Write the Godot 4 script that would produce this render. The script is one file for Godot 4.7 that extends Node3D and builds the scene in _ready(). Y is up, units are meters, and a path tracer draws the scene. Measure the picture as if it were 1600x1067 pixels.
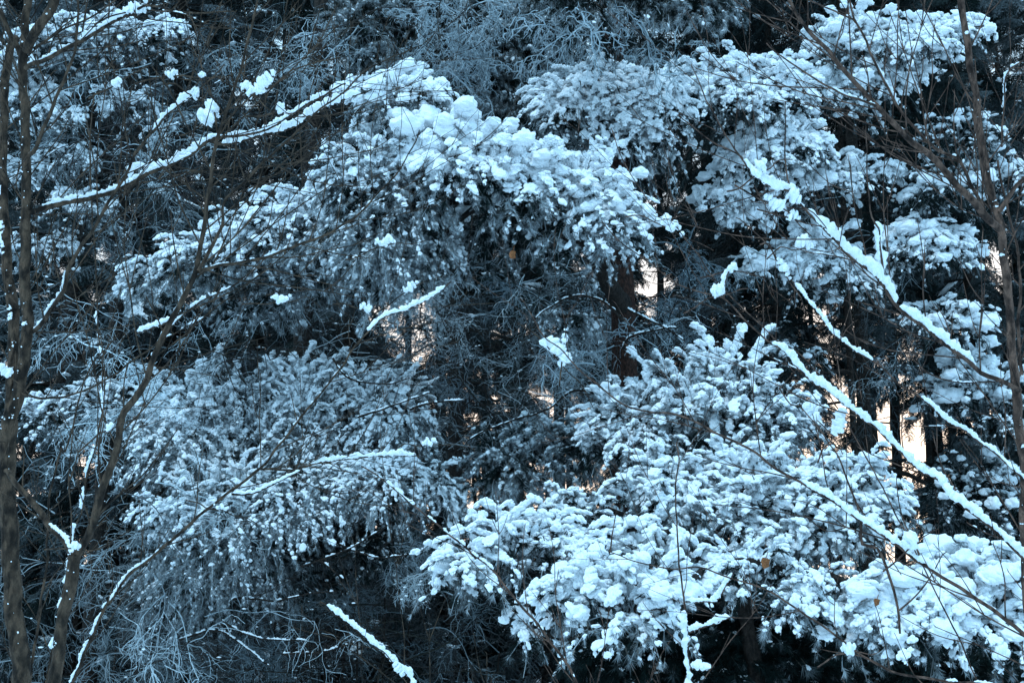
extends Node3D

const FOV := 32.0
const CAM := Vector3(0, 1.7, 0)
const PITCH := 11.0

var view := Basis()
var rng := RandomNumberGenerator.new()
var n_fine := FastNoiseLite.new()
var n_mid := FastNoiseLite.new()
var M := {}
var lumps: Array = []
var heaps: Array = []
var fingers: Array = []
var pads: Array = []
var tufts: Array = []
var sprays: Array = []
var used := {}

# ---------------------------------------------------------------- small geometry collector
class Geo:
	var v := PackedVector3Array()
	var n := PackedVector3Array()
	var c := PackedColorArray()
	var i := PackedInt32Array()
	func mesh() -> ArrayMesh:
		var m := ArrayMesh.new()
		if i.is_empty():
			return m
		var a := []
		a.resize(Mesh.ARRAY_MAX)
		a[Mesh.ARRAY_VERTEX] = v
		a[Mesh.ARRAY_NORMAL] = n
		if c.size() == v.size():
			a[Mesh.ARRAY_COLOR] = c
		a[Mesh.ARRAY_INDEX] = i
		m.add_surface_from_arrays(Mesh.PRIMITIVE_TRIANGLES, a)
		return m
	func ring_surface(first: int, rings: int, sides: int) -> void:
		for r in rings - 1:
			for s in sides:
				var a := first + r * sides + s
				var b := first + r * sides + (s + 1) % sides
				var p := a + sides
				var q := b + sides
				i.append(a); i.append(p); i.append(b)
				i.append(b); i.append(p); i.append(q)
	func soften(first: int, from_index: int) -> void:   # normals from the faces
		for k in range(first, v.size()):
			n[k] = Vector3.ZERO
		for k in range(from_index, i.size(), 3):
			var a := i[k]
			var b := i[k + 1]
			var d := i[k + 2]
			var f := (v[d] - v[a]).cross(v[b] - v[a])
			n[a] += f; n[b] += f; n[d] += f
		for k in range(first, v.size()):
			n[k] = n[k].normalized() if n[k].length_squared() > 1e-16 else Vector3.UP

func P(x: float, y: float, d: float) -> Vector3:
	var k := px(d)
	return CAM + view * Vector3((x - 800.0) * k, (533.5 - y) * k, -d)

func px(d: float) -> float:                       # metres that one pixel of the photograph spans at that distance
	return 2.0 * tan(deg_to_rad(FOV) / 2.0) / 1067.0 * d

func R(a: float, b: float) -> float:
	return rng.randf_range(a, b)

func numbered(called: String) -> String:
	var k: int = used.get(called, 0)
	used[called] = k + 1
	return called if k == 0 else "%s_%03d" % [called, k]

func thing(called: String, label: String, category: String, group := "") -> Node3D:
	var o := Node3D.new()
	o.name = numbered(called)
	add_child(o)
	o.set_meta("label", label)
	o.set_meta("category", category)
	if group:
		o.set_meta("group", group)
	return o

func part(called: String, g: Geo, m: Material, parent: Node3D, stuff := false) -> MeshInstance3D:
	var o := MeshInstance3D.new()
	o.name = called
	o.mesh = g.mesh()
	o.material_override = m
	if stuff:
		o.set_meta("kind", "stuff")
	parent.add_child(o, true)
	return o

func scatter(called: String, mesh: Mesh, m: Material, buf: PackedFloat32Array, parent: Node3D) -> void:
	if buf.is_empty():
		return
	var mm := MultiMesh.new()
	mm.transform_format = MultiMesh.TRANSFORM_3D
	mm.use_colors = true
	mm.mesh = mesh
	mm.instance_count = buf.size() / 16
	mm.buffer = buf
	var o := MultiMeshInstance3D.new()
	o.name = called
	o.multimesh = mm
	o.material_override = m
	o.set_meta("kind", "stuff")
	parent.add_child(o, true)

func put(buf: PackedFloat32Array, b: Basis, at: Vector3, c := Color.WHITE) -> void:
	buf.append_array(PackedFloat32Array([b.x.x, b.y.x, b.z.x, at.x, b.x.y, b.y.y, b.z.y, at.y, b.x.z, b.y.z, b.z.z, at.z, c.r, c.g, c.b, 1.0]))

func along(dir: Vector3, roll: float) -> Basis:   # y axis along dir
	var y := dir.normalized()
	var h := Vector3.RIGHT if absf(y.x) < 0.8 else Vector3.BACK
	var x := h.cross(y).normalized()
	var z := x.cross(y)
	return Basis(x, y, z) * Basis(Vector3.UP, roll)

# ---------------------------------------------------------------- curves and tubes
func curve(pts: PackedVector3Array, step: float) -> PackedVector3Array:
	var out := PackedVector3Array()
	var n := pts.size()
	for k in n - 1:
		var a := pts[maxi(k - 1, 0)]
		var b := pts[k]
		var c := pts[k + 1]
		var d := pts[mini(k + 2, n - 1)]
		var m := maxi(1, int(ceil(b.distance_to(c) / step)))
		for j in m:
			out.append(b.cubic_interpolate(c, a, d, float(j) / m))
	out.append(pts[n - 1])
	return out

func tube(g: Geo, pts: PackedVector3Array, r0: float, r1: float, sides := 7, wob := 0.06, power := 1.0, tone := Color.WHITE) -> void:
	var n := pts.size()
	if n < 2:
		return
	var first := g.v.size()
	var from := g.i.size()
	var x := Vector3.ZERO
	for k in n:
		var t := (pts[mini(k + 1, n - 1)] - pts[maxi(k - 1, 0)]).normalized()
		if k == 0:
			x = (Vector3.RIGHT if absf(t.x) < 0.7 else Vector3.BACK).cross(t).normalized()
		else:
			x = (x - t * x.dot(t)).normalized()
		var y := t.cross(x)
		var f := float(k) / (n - 1)
		var r := lerpf(r0, r1, pow(f, power))
		for s in sides:
			var a := TAU * s / sides
			var o := x * cos(a) + y * sin(a)
			var rr := r * (1.0 + wob * n_mid.get_noise_3dv((pts[k] + o * r) * 9.0 / maxf(r * 18.0, 0.2)) * 2.0)
			g.v.append(pts[k] + o * rr)
			g.n.append(o)
			g.c.append(tone)
	g.ring_surface(first, n, sides)
	g.soften(first, from)

# snow lying along the upper side of a branch, broken and lumpy
func ridge(g: Geo, pts: PackedVector3Array, r0: float, r1: float, f0: float, f1: float, w: float, cover: float) -> void:
	var fine := curve(pts, clampf(w * 0.16, 0.004, 0.02))
	var n := fine.size()
	var sides := 14
	var k0 := int(f0 * (n - 1))
	var k1 := int(f1 * (n - 1))
	var run := PackedInt32Array()
	var hs := PackedFloat32Array()
	var salt := R(0, 500)
	for k in range(k0, k1 + 1):
		var s := fine[k] / maxf(w, 0.01)
		var e := minf(float(k - k0), float(k1 - k)) / 9.0
		var h := w * (0.72 + 0.42 * n_mid.get_noise_3d(s.x * 0.4 + salt, s.y * 0.4, s.z * 0.4) + 0.4 * n_mid.get_noise_3d(s.x * 1.2, s.y * 1.2 + salt, s.z * 1.2)) * sqrt(clampf(e, 0.02, 1.0))
		var gap := n_mid.get_noise_3d(s.x * 0.22, s.y * 0.22, s.z * 0.22 + salt) * 0.5 + 0.5
		if gap > cover + 0.12 or h < w * 0.16:
			h = 0.0
		elif gap > cover - 0.04:
			h *= (cover + 0.12 - gap) / 0.16
		if h > w * 0.08:
			run.append(k)
			hs.append(h)
		if (h <= w * 0.08 or k == k1) and run.size() > 0:
			if run.size() > 3:
				var first := g.v.size()
				var from := g.i.size()
				for j in run.size():
					var kk := run[j]
					var t := (fine[mini(kk + 1, n - 1)] - fine[maxi(kk - 1, 0)]).normalized()
					var lift := Vector3.UP - t * t.y
					lift = (lift + view.z * 0.25 * absf(t.y) + Vector3.LEFT * 0.2 * absf(t.y)).normalized()
					var across := t.cross(lift).normalized()
					var hh := hs[j] * (0.25 if j == 0 or j == run.size() - 1 else 1.0)
					var r := lerpf(r0, r1, float(kk) / (n - 1))
					var c := fine[kk] + lift * (r * 0.75 + hh * 0.36)
					for q in sides:
						var a := TAU * q / sides
						var o := across * cos(a) * (0.5 * hh + r * 0.3) + lift * sin(a) * hh * 0.5
						var p := c + o
						o *= 1.0 + 0.5 * n_mid.get_noise_3dv(p / w * 1.1 + Vector3(salt, 0, 0)) + 0.32 * n_mid.get_noise_3dv(p / w * 2.9) + 0.14 * n_mid.get_noise_3dv(p / w * 8.0)
						g.v.append(c + o)
						g.n.append(o)
						g.c.append(Color.WHITE)
				g.ring_surface(first, run.size(), sides)
				for cap in [0, run.size() - 1]:
					var mid := g.v.size()
					g.v.append((g.v[first + cap * sides] + g.v[first + cap * sides + sides / 2]) * 0.5)
					g.n.append(Vector3.UP)
					g.c.append(Color.WHITE)
					for q in sides:
						g.i.append(mid)
						g.i.append(first + cap * sides + q)
						g.i.append(first + cap * sides + (q + 1) % sides)
				g.soften(first, from)
			run.clear()
			hs.clear()

# a closed lump of snow: rounded knobs grown together
func lump(g: Geo, at: Vector3, b: Basis, seed_at: Vector3, rough := 0.35, rows := 11, sides := 16, flat := 0.55, knobs := 14, fine := 0.03) -> void:
	var first := g.v.size()
	var from := g.i.size()
	var r0 := RandomNumberGenerator.new()
	r0.seed = int(absf(seed_at.x * 131.0 + seed_at.y * 37.0 + seed_at.z * 11.0)) + 5
	var knob := PackedVector3Array()
	var tall := PackedFloat32Array()
	var wide := PackedFloat32Array()
	for k in knobs:
		knob.append(Vector3(r0.randfn(), r0.randfn(), r0.randfn()).normalized())
		tall.append(r0.randf_range(0.12, 1.0) * rough)
		wide.append(r0.randf_range(5.0, 16.0) * knobs / 14.0)
	for r in rows:
		var th := PI * (0.03 + 0.94 * r / (rows - 1))
		for s in sides:
			var a := TAU * s / sides
			var o := Vector3(sin(th) * cos(a), cos(th), sin(th) * sin(a))
			var k := 1.0
			for q in knobs:
				k += exp(9.0 * tall[q] * exp(-wide[q] * (1.0 - o.dot(knob[q])))) - 1.0
			k = log(k) / 9.0
			k += 0.8 + 0.16 * n_mid.get_noise_3dv(o * 1.6 + seed_at) + 0.07 * n_mid.get_noise_3dv(o * 5.0 - seed_at) + fine * n_mid.get_noise_3dv(o * 11.0 + seed_at)
			o *= k
			if o.y < 0.0:
				o.y *= flat
			g.v.append(at + b * o)
			g.n.append(o)
			g.c.append(Color.WHITE)
	g.ring_surface(first, rows, sides)
	for e in [0, rows - 1]:
		var mid := g.v.size()
		var sum := Vector3.ZERO
		for s in sides:
			sum += g.v[first + e * sides + s]
		g.v.append(sum / sides)
		g.n.append(Vector3.UP)
		g.c.append(Color.WHITE)
		for s in sides:
			var p: int = first + e * sides + s
			var q: int = first + e * sides + (s + 1) % sides
			g.i.append(mid)
			g.i.append(p if e == 0 else q)
			g.i.append(q if e == 0 else p)
	g.soften(first, from)

# a thin tapering needle
func needle(g: Geo, a: Vector3, dir: Vector3, length: float, w: float, c: Color) -> void:
	var first := g.v.size()
	var x := (Vector3.RIGHT if absf(dir.x) < 0.7 else Vector3.UP).cross(dir).normalized()
	var y := dir.cross(x)
	for k in 3:
		var o := x * cos(TAU * k / 3) + y * sin(TAU * k / 3)
		g.v.append(a + o * w)
		g.n.append(o)
		g.c.append(c)
	g.v.append(a + dir * length)
	g.n.append(dir)
	g.c.append(c)
	for k in 3:
		g.i.append(first + k)
		g.i.append(first + 3)
		g.i.append(first + (k + 1) % 3)

func make_shapes() -> void:
	for k in 4:                                   # snow on a tuft: small knobs heaped together
		var g := Geo.new()
		lump(g, Vector3.ZERO, Basis.from_scale(Vector3.ONE * 0.62), Vector3(7.3 * k, 1.7 * k, 3.0), 0.5, 9, 12, 0.6, 8)
		for j in 11:
			var a := TAU * j / 11.0 + R(-0.3, 0.3)
			var th := R(0.4, 1.75)
			var z := R(0.26, 0.44)
			lump(g, Vector3(sin(th) * cos(a), cos(th) * 0.75, sin(th) * sin(a)) * R(0.4, 0.7), Basis.from_scale(Vector3(z, z * R(0.7, 1.0), z)), Vector3(3.1 * j, 5.0 * k, 2.0), 0.5, 7, 9, 0.8, 5)
		lumps.append(g.mesh())
	for k in 4:                                   # snow fingers on spread needles
		var g := Geo.new()
		lump(g, Vector3.ZERO, Basis.from_scale(Vector3(0.4, 0.32, 0.4)), Vector3(4.3 * k, 2.7 * k, 6.0), 0.5, 8, 11, 0.7, 8)
		for j in 8:
			var a := R(-1.9, 1.9)
			var th := R(0.2, 1.9)
			var d := Vector3(sin(th) * cos(a), cos(th), sin(th) * sin(a))
			var b := along(d, R(0, TAU)) * Basis.from_scale(Vector3(R(0.11, 0.22), R(0.2, 0.5), R(0.11, 0.22)))
			lump(g, d * R(0.25, 0.6), b, Vector3(2.3 * j, 3.0 * k, 9.0), 0.35, 8, 7, 1.0, 5)
		fingers.append(g.mesh())
	for k in 4:                                   # larger heaps with many small knobs
		var g := Geo.new()
		lump(g, Vector3.ZERO, Basis(), Vector3(5.1 * k, 2.7 * k, 8.0), 0.3, 26, 40, 0.5, 44)
		heaps.append(g.mesh())
	for k in 4:                                   # a slab of snow with a ragged rim, long along z
		var g := Geo.new()
		lump(g, Vector3.ZERO, Basis.from_scale(Vector3(0.42, 0.26, 1.0)), Vector3(3.3 * k, 9.7, 4.0 + k), 0.7, 19, 30, 0.7, 30)
		pads.append(g.mesh())
	for k in 4:                                   # pine tuft round +y, one unit long
		var g := Geo.new()
		for j in 26:
			var th := deg_to_rad(R(6, 68))
			var a := R(0, TAU)
			var d := Vector3(sin(th) * cos(a), cos(th), sin(th) * sin(a))
			var t := R(0.25, 1.0)
			needle(g, Vector3(0, R(-0.45, 0.1), 0), d, R(0.7, 1.05), 0.046, Color(t, t * 1.02, t * 1.02))
		for j in 5:
			needle(g, Vector3(0, -0.9, 0), Vector3(R(-0.1, 0.1), 1, R(-0.1, 0.1)).normalized(), 1.0, 0.05, Color(0.3, 0.25, 0.2))
		tufts.append(g.mesh())
	for k in 4:                                   # spruce spray along +z, drooping, one unit long
		var g := Geo.new()
		var lines := []
		var main := PackedVector3Array()
		for j in 9:
			var t := j / 8.0
			main.append(Vector3(0.08 * sin(t * 3.0 + k), -0.25 * t * t, t))
		lines.append(main)
		for j in 13:
			var t := 0.08 + 0.88 * j / 13.0
			var s := 1.0 if j % 2 == 0 else -1.0
			var a := Vector3(0.08 * sin(t * 3.0 + k), -0.25 * t * t, t)
			var l := (0.5 - 0.36 * t) * R(0.75, 1.2)
			var p := PackedVector3Array()
			for q in 4:
				var u := q / 3.0
				p.append(a + Vector3(s * l * 0.8 * u, -R(0.15, 0.5) * l * u * u, l * 0.62 * u))
			lines.append(p)
		for p: PackedVector3Array in lines:
			var f := curve(p, 0.034)
			for q in f.size() - 1:
				var t := (f[q + 1] - f[q]).normalized()
				for s in 3:
					var a := R(0, TAU)
					var o := (Vector3(cos(a), 0.5 * sin(a) - 0.25, 0.6 * sin(a)) + t * 0.75).normalized()
					var c := R(0.3, 1.0)
					needle(g, f[q], o, R(0.06, 0.1), 0.0085, Color(c, c, c))
		sprays.append(g.mesh())

# ---------------------------------------------------------------- materials
func noise_tex(freq: float, a: Color, b: Color, octaves := 4, normal := false, strength := 4.0) -> NoiseTexture2D:
	var t := NoiseTexture2D.new()
	var f := FastNoiseLite.new()
	f.seed = int(freq * 7919.0) % 1000
	f.frequency = freq
	f.fractal_octaves = octaves
	t.noise = f
	t.width = 256
	t.height = 256
	t.seamless = true
	if normal:
		t.as_normal_map = true
		t.bump_strength = strength
	else:
		var g := Gradient.new()
		g.set_color(0, a.linear_to_srgb())
		g.set_color(1, b.linear_to_srgb())
		g.set_offset(0, 0.3)
		g.set_offset(1, 0.7)
		t.color_ramp = g
	return t

func mat(a: Color, b: Color, freq: float, scale: float, rough: float, bump := 3.0, stretch := 1.0) -> StandardMaterial3D:
	var m := StandardMaterial3D.new()
	m.albedo_texture = noise_tex(freq, a, b)
	m.roughness = rough
	m.metallic_specular = 0.3
	m.uv1_triplanar = true
	m.uv1_world_triplanar = true
	m.uv1_scale = Vector3(scale, scale * stretch, scale)
	m.normal_enabled = true
	m.normal_texture = noise_tex(freq * 1.7, a, b, 4, true, bump)
	return m

func make_materials() -> void:
	M.snow = mat(Color(0.80, 0.84, 0.87), Color(0.90, 0.92, 0.94), 0.03, 9.0, 0.8, 9.0)
	M.ground = mat(Color(0.74, 0.79, 0.84), Color(0.86, 0.89, 0.92), 0.02, 0.6, 0.85, 3.0)
	M.grey_bark = mat(Color(0.012, 0.009, 0.007), Color(0.10, 0.066, 0.045), 0.022, 4.0, 0.9, 16.0, 0.4)
	M.red_bark = mat(Color(0.018, 0.011, 0.009), Color(0.16, 0.095, 0.07), 0.022, 4.0, 0.85, 16.0, 0.4)
	M.pine_bark = mat(Color(0.018, 0.009, 0.007), Color(0.06, 0.028, 0.02), 0.04, 2.5, 0.9, 10.0, 0.5)
	M.dark_bark = mat(Color(0.01, 0.008, 0.007), Color(0.035, 0.026, 0.021), 0.04, 2.5, 0.9, 10.0, 0.5)
	M.leaf = mat(Color(0.14, 0.05, 0.02), Color(0.28, 0.11, 0.04), 0.03, 20.0, 0.7)
	var n := StandardMaterial3D.new()
	n.vertex_color_use_as_albedo = true
	n.roughness = 0.7
	n.metallic_specular = 0.25
	M.needle = n
	M.twig = n

# ---------------------------------------------------------------- bare saplings traced along their stems
func trace(a: Array, d0: float, d1: float) -> PackedVector3Array:
	var p := PackedVector3Array()
	var n := a.size() / 2
	for k in n:
		p.append(P(a[2 * k], a[2 * k + 1], lerpf(d0, d1, float(k) / (n - 1))))
	return p

func to_ground(p: PackedVector3Array) -> PackedVector3Array:
	var e := p[p.size() - 1]
	var q := p[p.size() - 2]
	var lean := (e - q)
	lean = lean / maxf(absf(lean.y), 0.05)
	p.append(Vector3(e.x + clampf(lean.x, -0.5, 0.5) * e.y * 0.5, e.y * 0.45, e.z + clampf(lean.z, -0.3, 0.3) * 0.3))
	p.append(Vector3(e.x + clampf(lean.x, -0.5, 0.5) * e.y * 0.7, -0.1, e.z + clampf(lean.z, -0.3, 0.3) * 0.4))
	return p

# from the thick end to the thin end
func limb(parent: Node3D, a: Array, w0: float, w1: float, d0: float, d1: float, bark: Material, twigs := 0, called := "branch") -> Dictionary:
	var p := trace(a, d0, d1)
	if called == "trunk":
		p.reverse()
		p = to_ground(p)
		p.reverse()
	return limb3(parent, p, w0 * 0.5 * px(d0), w1 * 0.5 * px(d1), bark, twigs, called, d0)

func limb3(parent: Node3D, p: PackedVector3Array, r0: float, r1: float, bark: Material, twigs: int, called: String, d0: float) -> Dictionary:
	var f := curve(p, 0.035 if r0 < 0.03 else 0.05)
	for k in range(1, f.size() - 1):
		f[k] += Vector3(n_mid.get_noise_3dv(f[k] * 6.0), n_mid.get_noise_3dv(f[k] * 6.0 + Vector3(50, 0, 0)), n_mid.get_noise_3dv(f[k] * 6.0 + Vector3(0, 50, 0))) * 0.008
	var g := Geo.new()
	tube(g, f, r0, r1, 12 if r0 > 0.02 else 7, 0.09, 0.8)
	var o := part(called, g, bark, parent)
	twigs *= 3
	for k in twigs:
		var t := (k + R(0.2, 0.9)) / twigs
		var at := int(t * (f.size() - 2))
		var dir := (f[at + 1] - f[at]).normalized()
		var s := 1.0 if k % 2 == 0 else -1.0
		var side := dir.cross(view.z).normalized() * s
		side = (side + view.z * R(-0.8, 0.8)).normalized()
		var grow := (dir * R(0.5, 0.9) + side * R(0.45, 0.8) + Vector3.UP * R(0.1, 0.4)).normalized()
		twig(o, f[at], grow, R(0.14, 0.7), maxf(minf(lerpf(r0, r1, t) * 0.5, 0.0032), 0.0014), bark)
	if r0 > 0.018:                                # flecks of snow stuck on the bark
		var buf := PackedFloat32Array()
		for k in int(f.size() * 0.9):
			var at := rng.randi_range(0, f.size() - 1)
			var rr := lerpf(r0, r1, pow(float(at) / (f.size() - 1), 0.8))
			var out := (view.z + Vector3(R(-1.4, 0.9), R(-0.2, 0.4), 0)).normalized()
			if n_mid.get_noise_3dv(f[at] * 3.0) < 0.05 or (bark == M.red_bark and k % 3 > 0):
				continue
			var z := R(0.001, 0.0045)
			put(buf, Basis(Vector3.BACK, R(0, TAU)) * Basis.from_scale(Vector3(z, z * R(1.0, 2.2), z)), f[at] + out * rr)
		scatter("snow", lumps[0], M.snow, buf, o)
	return {"node": o, "pts": f, "r0": r0, "r1": r1, "d": d0}

func twig(parent: Node3D, from: Vector3, dir: Vector3, length: float, r: float, bark: Material) -> void:
	var p := PackedVector3Array()
	var d := dir
	var at := from
	for k in 5:
		p.append(at)
		at += d * length / 4.0
		d = (d + Vector3(R(-0.18, 0.18), R(-0.08, 0.2), R(-0.18, 0.18))).normalized()
	var g := Geo.new()
	tube(g, curve(p, 0.02), r, r * 0.5, 5, 0.1)
	for k in 3:                                   # buds and side shoots
		var b := p[2 + k]
		needle(g, b, (d + Vector3(R(-0.9, 0.9), R(-0.2, 0.9), R(-0.9, 0.9))).normalized(), R(0.01, 0.03), r * 0.8, Color.WHITE)
	for k in int(length * 6.0):
		var b := p[rng.randi_range(1, 3)]
		var e := (d + Vector3(R(-0.9, 0.9), R(-0.3, 0.9), R(-0.9, 0.9))).normalized()
		var l := length * R(0.2, 0.5)
		tube(g, curve(PackedVector3Array([b, b + e * l * 0.5 + Vector3(0, R(-0.02, 0.03), 0), b + e * l + Vector3(0, R(-0.01, 0.08), 0)]), 0.03), r * 0.7, r * 0.35, 4, 0.1)
	var o := part("twig", g, bark, parent)
	if length < 0.4 and rng.randf() < 0.2 and absf(dir.y) < 0.7:
		var s := Geo.new()
		ridge(s, p, r, r * 0.5, R(0, 0.4), R(0.5, 0.9), R(0.006, 0.011), 0.5)
		if s.i.size():
			part("snow", s, M.snow, parent, true)

func snowy(b: Dictionary, f0: float, f1: float, wpx: float, cover := 0.8) -> void:
	var g := Geo.new()
	ridge(g, b.pts, b.r0, b.r1, f0, f1, wpx * 0.72 * px(b.d), cover * 0.8)
	if g.i.size():
		part("snow", g, M.snow, b.node, true)

# a larger clod of snow caught in a fork: x, y, half width, half height in photograph pixels, tilt in degrees
func clod(parent: Node3D, x: float, y: float, hw: float, hh: float, tilt: float, d: float) -> void:
	var g := Geo.new()
	var k := px(d)
	var axis := view * Vector3(cos(deg_to_rad(tilt)), sin(deg_to_rad(tilt)), 0)
	hw *= 1.15
	hh *= 1.25
	var c := P(x, y, d)
	var b := view * Basis(Vector3.BACK, deg_to_rad(tilt))
	for j in 9:
		var f := (j - 4.0) / 4.0
		var z := (1.0 - 0.45 * f * f) * R(0.6, 1.0)
		var sc := Vector3(maxf(hw * 0.26, hh * 0.45), hh * 0.8, hh * 0.8) * k * z
		lump(g, c + axis * f * hw * 0.72 * k + view.y * R(-0.55, 0.45) * hh * k + view.z * R(-0.4, 0.4) * hh * k, b * Basis.from_scale(sc), Vector3(x + 7.0 * j, y, d), 0.5, 16, 22, 0.9, 16, 0.08)
	var o := part("snow_clod", g, M.snow, parent)
	var w := Geo.new()
	var p := PackedVector3Array()
	for j in 7:
		var f := (j - 3.0) / 3.0
		p.append(c + axis * f * (hw * 1.3 + 38.0) * k - view.y * hh * 0.55 * k + view.y * R(-9, 9) * k * absf(f) - view.y * f * f * R(0, 14) * k + view.z * R(-0.05, 0.05) * f)
	tube(w, curve(p, 0.03), 0.0034, 0.0018, 5, 0.1)
	part("twig", w, M.red_bark if x > 900 else M.grey_bark, o)

func leaf(parent: Node3D, x: float, y: float, size: float, d: float) -> void:
	var g := Geo.new()
	var k := px(d) * size
	var c := P(x, y, d)
	var n := 9
	for side in [0, 1]:
		var first := g.v.size()
		g.v.append(c); g.n.append(view.z); g.c.append(Color.WHITE)
		for j in n:
			var a := TAU * j / n
			var r := k * (0.75 + 0.4 * absf(sin(a * 2.5)))
			var o: Vector3 = view.x * cos(a) * r * 0.8 + view.y * sin(a) * r + view.z * (sin(a * 2.0) * r * 0.5 - side * 0.0015)
			g.v.append(c + o); g.n.append(view.z); g.c.append(Color.WHITE)
		for j in n:
			g.i.append(first); g.i.append(first + 1 + j); g.i.append(first + 1 + (j + 1) % n)
		g.soften(first, g.i.size() - 3 * n)
	var stalk := PackedVector3Array([c + view.y * k * 0.8, c + view.y * k * 2.0 + view.x * k * 0.4])
	tube(g, stalk, 0.0015, 0.0012, 4)
	part("leaf", g, M.leaf, parent)

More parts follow.
